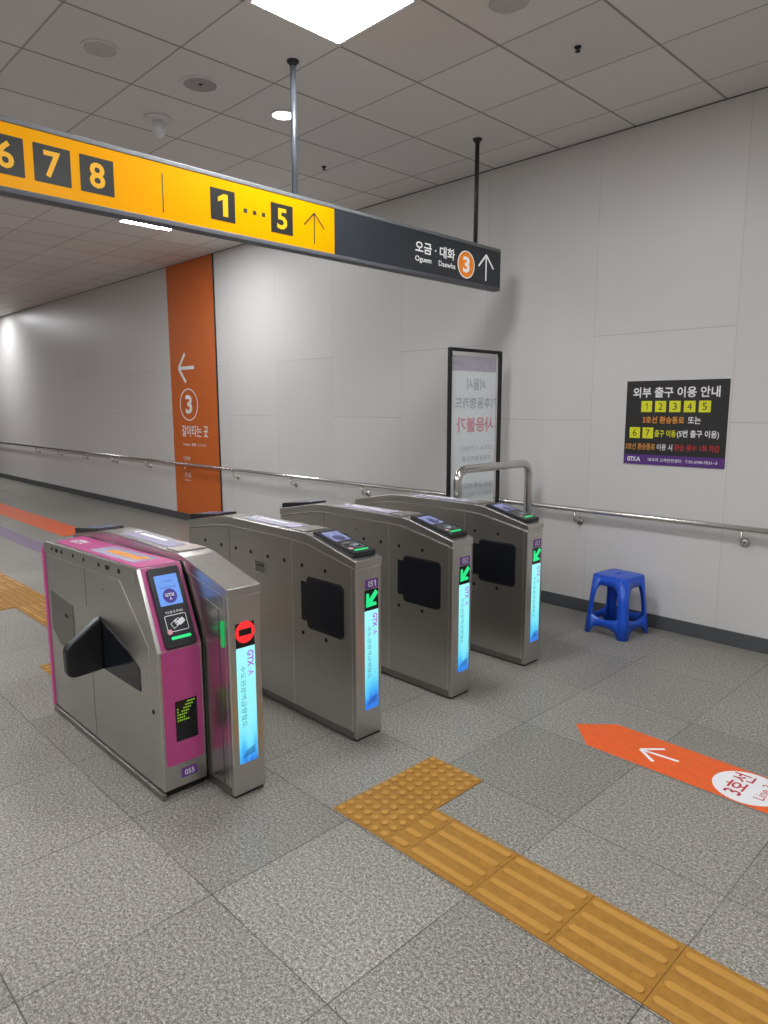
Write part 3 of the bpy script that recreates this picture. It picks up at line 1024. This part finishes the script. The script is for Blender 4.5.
obj('sticker_print', bm, 'orange_ink', stk)
text('GTX', (0.80, 0.94, 0.06, 0.12), Tt @ frame((1.74, 0.18, 0), (-1, 0, 0), (0, -1, 0)), 'white_ink', pt, 'lettering', 0.03, 0.003)
Ts = frame((ST[0], PY0, ST[1]), Vector((SB[0] - ST[0], 0, SB[1] - ST[1])), (0, 1, 0))
Ls = math.hypot(SB[0] - ST[0], SB[1] - ST[1])
bm = nb(); prism(bm, [(0.003, 0.016), (Ls - 0.002, 0.016), (Ls - 0.002, W - 0.006), (0.003, W - 0.006)], 0.0003, 0.002, Ts)
obj('pink_slope', bm, 'pink', t, label='pink painted sloping panel')
# upright reader on the slope
R0, R1, RY0, RY1 = 0.012, 0.350, 0.034, 0.172
bm = nb(); prism(bm, rrect(R0, R1, RY0, RY1, 0.014, 5), 0.002, 0.018, Ts)
rd = obj('card_reader', bm, 'black', t, bevel=0.004)
reader_face(rd, Ts @ Matrix.Translation((R0 + 0.004, (RY0 + RY1) / 2, 0.018)), R1 - R0 - 0.012, RY1 - RY0, True)
Tf = YZ(PF)
bm = nb(); prism(bm, rrect(PY0 + 0.014, PY1 - 0.010, 0.137, 0.627, 0.012), 0.0003, 0.002, Tf)
pf = obj('pink_front', bm, 'pink', t, label='pink painted front panel')
bm = nb(); prism(bm, rrect(PY0 + 0.062, PY0 + 0.160, 0.234, 0.408, 0.002), 0.0021, 0.003, Tf)
ld = obj('arrow_display', bm, 'gloss_black', pf)
pat = ['.....####',
       '....####.',
       '#..####..',
       '#.####...',
       '#####....',
       '####.....',
       '######...']
bm = nb()
for r, row in enumerate(pat):
    for c, ch in enumerate(row):
        if ch == '#':
            prism(bm, circle(PY0 + 0.073 + c * 0.0092, 0.398 - r * 0.0125, 0.0040, 8), 0.0031, 0.0037, Tf)
obj('arrow_lights', bm, 'led_green', ld, label='arrow of small green lights')
bm = nb(); prism(bm, rrect(PY0 + 0.078, PY0 + 0.148, 0.070, 0.110, 0.002), 0.0003, 0.0015, Tf)
npl = obj('number_plate', bm, 'purple', t)
text('055', (PY0 + 0.091, PY0 + 0.135, 0.078, 0.102), Tf, 'white_ink', npl, 'digits', 0.015, 0.003)
bm = nb(); box(bm, PB - 0.03, PB, PY0 - 0.006, PY1, 0.02, 0.885)
obj('pink_back', bm, 'pink', t, bevel=0.003)
# side seams
Tn = frame((0, PY0, 0), (1, 0, 0), (0, 0, 1))
for x, z0, z1 in ((-3.225, 0.68, 0.862), (-3.205, 0.04, 0.40)):
    bm = nb(); prism(bm, [(x - 0.0018, z0), (x + 0.0018, z0), (x + 0.0018, z1), (x - 0.0018, z1)], 0.0002, 0.001, Tn)
    obj('panel_seam', bm, 'steel_dark', t)
bm = nb()
sx, sz = -2.845, 0.873
prism(bm, [(PB + 0.02, 0.850), (sx, sz - 0.003), (sx, sz), (PB + 0.02, 0.853)], 0.0002, 0.001, Tn)
prism(bm, [(sx, sz), (-2.602, 0.640), (-2.599, 0.640), (sx + 0.004, sz)], 0.0002, 0.001, Tn)
prism(bm, [(-2.602, 0.05), (-2.599, 0.05), (-2.599, 0.640), (-2.602, 0.640)], 0.0002, 0.001, Tn)
obj('panel_seam', bm, 'steel_glint', t)  # seam lines drawn bright, their highlight put into the colour
bm = nb(); prism(bm, [(-3.69, 0.67), (-3.40, 0.645), (-3.40, 0.475), (-3.50, 0.40), (-3.60, 0.40), (-3.70, 0.47)], 0.0003, 0.002, Tn)
dk = obj('side_window', bm, 'steel_dark', t)
bm = nb(); prism(bm, circle(-3.50, 0.575, 0.012, 14, 0.009), 0.002, 0.003, Tn); prism(bm, circle(-3.485, 0.572, 0.010, 14), 0.002, 0.0035, Tn)
obj('sensor', bm, 'matt_black', dk)
for x, z in ((-3.60, 0.80), (-3.02, 0.80)):
    bm = nb(); prism(bm, circle(x, z, 0.007, 14), 0.0002, 0.003, Tn)
    obj('screw', bm, 'chrome', t)
bm = nb(); prism(bm, circle(-2.585, 0.365, 0.009, 14), 0.0002, 0.003, Tn); obj('lock', bm, 'matt_black', t)
# slot and flap barrier
bm = nb(); prism(bm, [(-3.10, 0.418), (-2.692, 0.420), (-2.692, 0.520), (-2.80, 0.572), (-3.08, 0.655), (-3.10, 0.655)], 0.0003, 0.0025, Tn)
obj('barrier_slot', bm, 'gloss_black', t, label='black slot in the steel side')
Ty = frame((-3.085, 0, 0), (0, 1, 0), (0, 0, 1))      # local z = +x
fl = [(PY0, 0.418), (PY0, 0.664), (PY0 - 0.05, 0.632), (1.056, 0.566), (1.040, 0.550), (1.034, 0.530), (1.036, 0.440), (1.042, 0.424), (1.056, 0.414), (1.075, 0.410)]
bm = nb(); prism(bm, fl, -0.02, 0.028, Ty)
obj('flap_barrier', bm, 'black', t, bevel=0.010, seg=3, label='black flap barrier sticking out')

# ---------------------------------------------------------------- guard rail behind the last gate
t = thing('guard_rail', 'bent round steel guard rail between the last gate and the wall', 'guard rail', (-3.1, 4.17, 0))
ya, yb, zt, rr = 3.742, 4.608, 1.158, 0.09
pts = [(-3.1, ya, 0.006), (-3.1, ya, zt - rr)] + arc((-3.1, ya + rr, zt - rr), PI, PI / 2, rr, (0, 1, 0), (0, 0, 1), 10)[1:] + \
      arc((-3.1, yb - rr, zt - rr), PI / 2, 0, rr, (0, 1, 0), (0, 0, 1), 10) + [(-3.1, yb, 0.006)]
bm = nb(); tube(bm, pts, 0.030, 24)
obj('pipe', bm, 'chrome', t)
for y in (ya, yb):
    bm = nb(); lathe(bm, [(0.05, 0), (0.05, 0.008), (0.03, 0.014)], frame((-3.1, y, 0), (1, 0, 0), (0, 1, 0)), 24)
    obj('floor_flange', bm, 'chrome', t)

# ---------------------------------------------------------------- poster stand seen from behind
PX, q0, q1, ZT = -3.40, 3.985, 4.625, 2.028
t = thing('poster_stand', 'tall black framed poster stand with mirrored lettering behind the guard rail', 'poster stand', (PX, (q0 + q1) / 2, 0))
bm = nb()
Tp = YZ(PX)
ring(bm, rrect(q0, q1, 0.06, ZT, 0.004), rrect(q0 + 0.024, q1 - 0.024, 0.085, ZT - 0.024, 0.003), -0.0125, 0.0125, Tp)
obj('frame', bm, 'matt_black', t, bevel=0.002)
Tq = YZ(PX - 0.008)
p0, p1 = q0 + 0.030, q1 - 0.056
bm = nb(); box(bm, PX - 0.014, PX - 0.008, q0 + 0.02, p1, 0.09, ZT - 0.055)
pp = obj('poster', bm, 'stand_paper', t)
bm = nb(); prism(bm, rrect(q0 + 0.024, p1, ZT - 0.165, ZT - 0.055, 0.002), 0.0003, 0.001, Tq)
hd = obj('header_band', bm, 'stand_head', pp)
text('GTX-A', (p0 + 0.02, p0 + 0.15, ZT - 0.125, ZT - 0.095), Tq, 'grey_ink', hd, mirror=True, lift=0.002)
for s, a, b, z0, z1, m, bo in (('서울시', 0.17, 0.40, 1.72, 1.81, 'faint_ink', 0.012), ('기후동행카드', 0.03, 0.550, 1.58, 1.665, 'faint_ink', 0.012), ('사용불가', 0.05, 0.51, 1.40, 1.515, 'pink_ink', 0.025),
                               ('GTX-A 구간에서는', 0.09, 0.50, 1.255, 1.295, 'faint_ink', 0), ('기후동행카드를', 0.12, 0.49, 1.175, 1.215, 'faint_ink', 0),
                               ('일반 교통카드로', 0.09, 0.51, 0.965, 1.005, 'faint_ink', 0), ('이용하시기 바랍니다', 0.10, 0.51, 0.89, 0.93, 'faint_ink', 0)):
    text(s, (p0 + a + 0.025, p0 + b + 0.025, z0, z1), Tq, m, pp, bold=bo, mirror=True, lift=0.002)
for y in (q0 + 0.035, q1 - 0.035):
    bm = nb(); tube(bm, [(PX - 0.004, y, ZT - 0.02), (PX - 0.004, y + (0.014 if y < 4.3 else -0.014), ZT - 0.058)], 0.004, 8)
    obj('hook', bm, 'chrome', t)
for y in (q0 + 0.05, q1 - 0.05):
    bm = nb(); box(bm, PX - 0.16, PX + 0.16, y - 0.02, y + 0.02, 0.0, 0.012); box(bm, PX - 0.012, PX + 0.012, y - 0.012, y + 0.012, 0.01, 0.07)
    obj('foot', bm, 'matt_black', t, bevel=0.002)

# ---------------------------------------------------------------- blue plastic stool


def stool():
    cx, cy_, rot = -2.272, 4.535, math.radians(-5)
    t = thing('plastic_stool', 'blue plastic step stool on the floor beside the wall', 'stool', (cx, cy_, 0))
    Tz = Matrix.Translation((cx, cy_, 0)) @ Matrix.Rotation(rot, 4, 'Z')
    H = 0.425
    hw = lambda z: 0.131 + 0.034 * (1 - z / H) ** 1.0
    r = 0.034
    # perimeter param: each side from corner arc middle to next; list of (side, u) with u in -1..1 flat part, plus arcs
    NS, NA = 28, 6

    def pt(side, kind, s, z):
        h = hw(z)
        if kind == 'flat':
            p = Vector((h, s * (h - r)))
        else:
            a = s * PI / 2
            p = Vector((h - r + r * math.cos(a), h - r + r * math.sin(a)))
        c, n = math.cos(side * PI / 2), math.sin(side * PI / 2)
        return Tz @ Vector((c * p.x - n * p.y, n * p.x + c * p.y, z))
    cols = []
    for side in range(4):
        for i in range(NS + 1):
            cols.append((side, 'flat', -1 + 2 * i / NS))
        for i in range(1, NA):
            cols.append((side, 'arc', i / NA))
    LEG = 0.86                     # opening spans |s| < LEG
    zs = []
    for side, kind, s in cols:
        if kind == 'flat' and abs(s) < LEG - 0.03:
            k = s / (LEG - 0.03)
            e = max(0.0, 1 - abs(k) ** 2.8) ** 0.5
            zs.append(((0.004 + 0.062 * e), 0.140 - 0.022 * (1 - k * k), 0.245 + 0.110 * max(0, 1 - abs(k) ** 6) ** 0.5, H - 0.012, True))
        else:
            zs.append((0.0, 0.140, 0.245, H - 0.012, False))
    bm = nb()
    vv = []
    for (side, kind, s), z in zip(cols, zs):
        vv.append([bm.verts.new(pt(side, kind, s, zz)) for zz in z[:4]])
    n = len(cols)
    for i in range(n):
        j = (i + 1) % n
        op = zs[i][4] or zs[j][4]
        for k in range(3):
            if k == 1 and op:
                continue
            f = bm.faces.new([vv[i][k], vv[j][k], vv[j][k + 1], vv[i][k + 1]])
            f.smooth = True
    o = obj('leg_frame', bm, 'blue', t)
    m = o.modifiers.new('thickness', 'SOLIDIFY')
    m.thickness = 0.006
    m.offset = 0
    # seat: rounded square plate with rolled edge and a centre hole
    bm = nb()
    outer = lambda h, rr_: rrect(-h, h, -h, h, rr_, 6)
    rings = [(0.132, 0.035, H - 0.014), (0.134, 0.036, H - 0.008), (0.127, 0.034, H - 0.002), (0.120, 0.03, H), (0.05, 0.02, H - 0.003)]
    rv = [[bm.verts.new(Tz @ Vector((x, y, z))) for x, y in outer(h, q)] for h, q, z in rings]
    m_ = len(rv[0])
    hole = [bm.verts.new(Tz @ Vector((0.014 * math.cos(a), 0.014 * math.sin(a), H - 0.003))) for a in [math.atan2(y, x) for x, y in outer(0.05, 0.02)]]
    hole2 = [bm.verts.new(Tz @ Vector((0.013 * math.cos(a), 0.013 * math.sin(a), H - 0.022))) for a in [math.atan2(y, x) for x, y in outer(0.05, 0.02)]]
    rv += [hole, hole2]
    for a, b in zip(rv, rv[1:]):
        for k in range(m_):
            f = bm.faces.new([a[k], a[(k + 1) % m_], b[(k + 1) % m_], b[k]])
            f.smooth = True
    o = obj('seat', bm, 'blue', t)
    m = o.modifiers.new('thickness', 'SOLIDIFY')
    m.thickness = 0.004
    m.offset = -1
    return t


stool()
t = thing('door_stop', 'small metal floor knob beside the blue stool at the wall', 'door stop', (-2.15, 4.735, 0))
bm = nb(); lathe(bm, [(0.022, 0), (0.022, 0.004), (0.010, 0.010), (0.010, 0.022), (0.015, 0.030), (0.011, 0.038), (0.003, 0.040)], frame((-2.15, 4.735, 0), (1, 0, 0), (0, 1, 0)), 20)
obj('knob', bm, 'chrome', t)

# ---------------------------------------------------------------- tactile paving


def dot_tile(t, x0, x1, y0, y1):
    bm = nb(); box(bm, x0 + 0.001, x1 - 0.001, y0 + 0.001, y1 - 0.001, 0, 0.004)
    n = 6
    for i in range(n):
        for j in range(n):
            cx, cy_ = x0 + (x1 - x0) * (i + 0.5) / n, y0 + (y1 - y0) * (j + 0.5) / n
            lathe(bm, [(0.0175, 0.003), (0.016, 0.007), (0.0125, 0.009)], Matrix.Translation((cx, cy_, 0)), 14)
    obj('dot_tile', bm, 'tactile', t)


def bar_tile(t, x0, x1, y0, y1, along='x'):
    bm = nb(); box(bm, x0 + 0.001, x1 - 0.001, y0 + 0.001, y1 - 0.001, 0, 0.004)
    for j in range(4):
        if along == 'x':
            c = y0 + (y1 - y0) * (j + 0.5) / 4
            a = (x0 + 0.010, x1 - 0.010, c - 0.017, c + 0.017)
        else:
            c = x0 + (x1 - x0) * (j + 0.5) / 4
            a = (c - 0.017, c + 0.017, y0 + 0.010, y1 - 0.010)
        lo, hi = rrect(*a, 0.0165, 5), rrect(a[0] + 0.004, a[1] - 0.004, a[2] + 0.004, a[3] - 0.004, 0.0125, 5)
        A = [bm.verts.new((x, y, 0.003)) for x, y in lo]
        B = [bm.verts.new((x, y, 0.009)) for x, y in hi]
        for k in range(len(A)):
            bm.faces.new([A[k], A[(k + 1) % len(A)], B[(k + 1) % len(A)], B[k]])
        bm.faces.new(B)
    obj('bar_tile', bm, 'tactile', t)


t = thing('tactile_paving', 'yellow tactile paving running from the gates to the lower right', 'tactile paving', (-1.2, 1.8, 0), 'yellow tactile paving')
dot_tile(t, -1.995, -1.70, 1.655, 1.953)
dot_tile(t, -1.995, -1.70, 1.953, 2.252)
xs = [-1.70, -1.60, -1.301, -1.001, -0.700, -0.400, -0.10, 0.20]
for a, b in zip(xs, xs[1:]):
    bar_tile(t, a, b, 1.653, 1.945)
t = thing('tactile_paving', 'yellow tactile paving on the far floor behind the pink cabinet', 'tactile paving', (-5.5, 1.65, 0), 'yellow tactile paving')
dot_tile(t, -4.47, -4.17, 1.345, 1.645)
dot_tile(t, -4.47, -4.17, 1.645, 1.945)
xs = [-4.47, -4.76, -5.06, -5.36, -5.66, -5.96]
for a, b in zip(xs, xs[1:]):
    bar_tile(t, b, a, 1.655, 1.945)
for k in range(2):
    for j in range(2):
        dot_tile(t, -6.26 - k * 0.3, -5.96 - k * 0.3, 1.645 - j * 0.3 + 0.3 * 0, 1.945 - j * 0.3)
for k in range(4):
    bar_tile(t, -6.86 - k * 0.3, -6.56 - k * 0.3, 1.655, 1.945)

# ---------------------------------------------------------------- floor stickers
t = thing('floor_arrow_sticker', 'orange arrow sticker on the floor with white circle at right', 'floor sticker', (-1.1, 3.0, 0))
bm = nb(); prism(bm, [(-1.704, 3.022), (-1.553, 2.862), (-0.35, 2.858), (-0.35, 3.140), (-1.553, 3.165)], 0, 0.0015, XY)
sk = obj('sticker', bm, 'orange_floor', t)
arrow(Matrix.Translation((0, 0, 0.0015)), (-1.352, 3.000), (-1.178, 3.014), 0.115, 0.016, 'white_ink', sk, lift=0.0009, spread=0.72)
bm = nb(); prism(bm, circle(-0.880, 3.003, 0.138, 40), 0.0016, 0.0022, XY)
ci = obj('line_circle', bm, 'white_ink', sk)
Tr = frame((0, 0, 0.0022), (0, 1, 0), (-1, 0, 0))       # local x -> +y, local y -> -x
text('3호선', (2.908, 3.105, 0.876, 0.963), Tr, 'red_ink', ci, 'lettering', 0.012, 0.0008)
text('Line 3', (2.940, 3.080, 0.800, 0.842), Tr, 'red_ink', ci, 'lettering', 0.0, 0.0008)
bm = nb(); prism(bm, [(-8.9, 3.08), (-8.9, 3.46), (-22, 3.46), (-22, 3.08)], 0, 0.0015, XY)
tag(obj('floor_line', bm, 'orange_floor', loc=(-12, 3.3, 0)), 'long orange guide line on the far floor at the left edge', 'floor line')
bm = nb(); prism(bm, [(-6.6, 2.53), (-6.6, 2.73), (-22, 2.83), (-22, 2.60)], 0, 0.0015, XY)
tag(obj('floor_line', bm, 'purple_floor', loc=(-12, 2.65, 0)), 'long muted purple guide line on the far floor, nearer than the orange one', 'floor line')
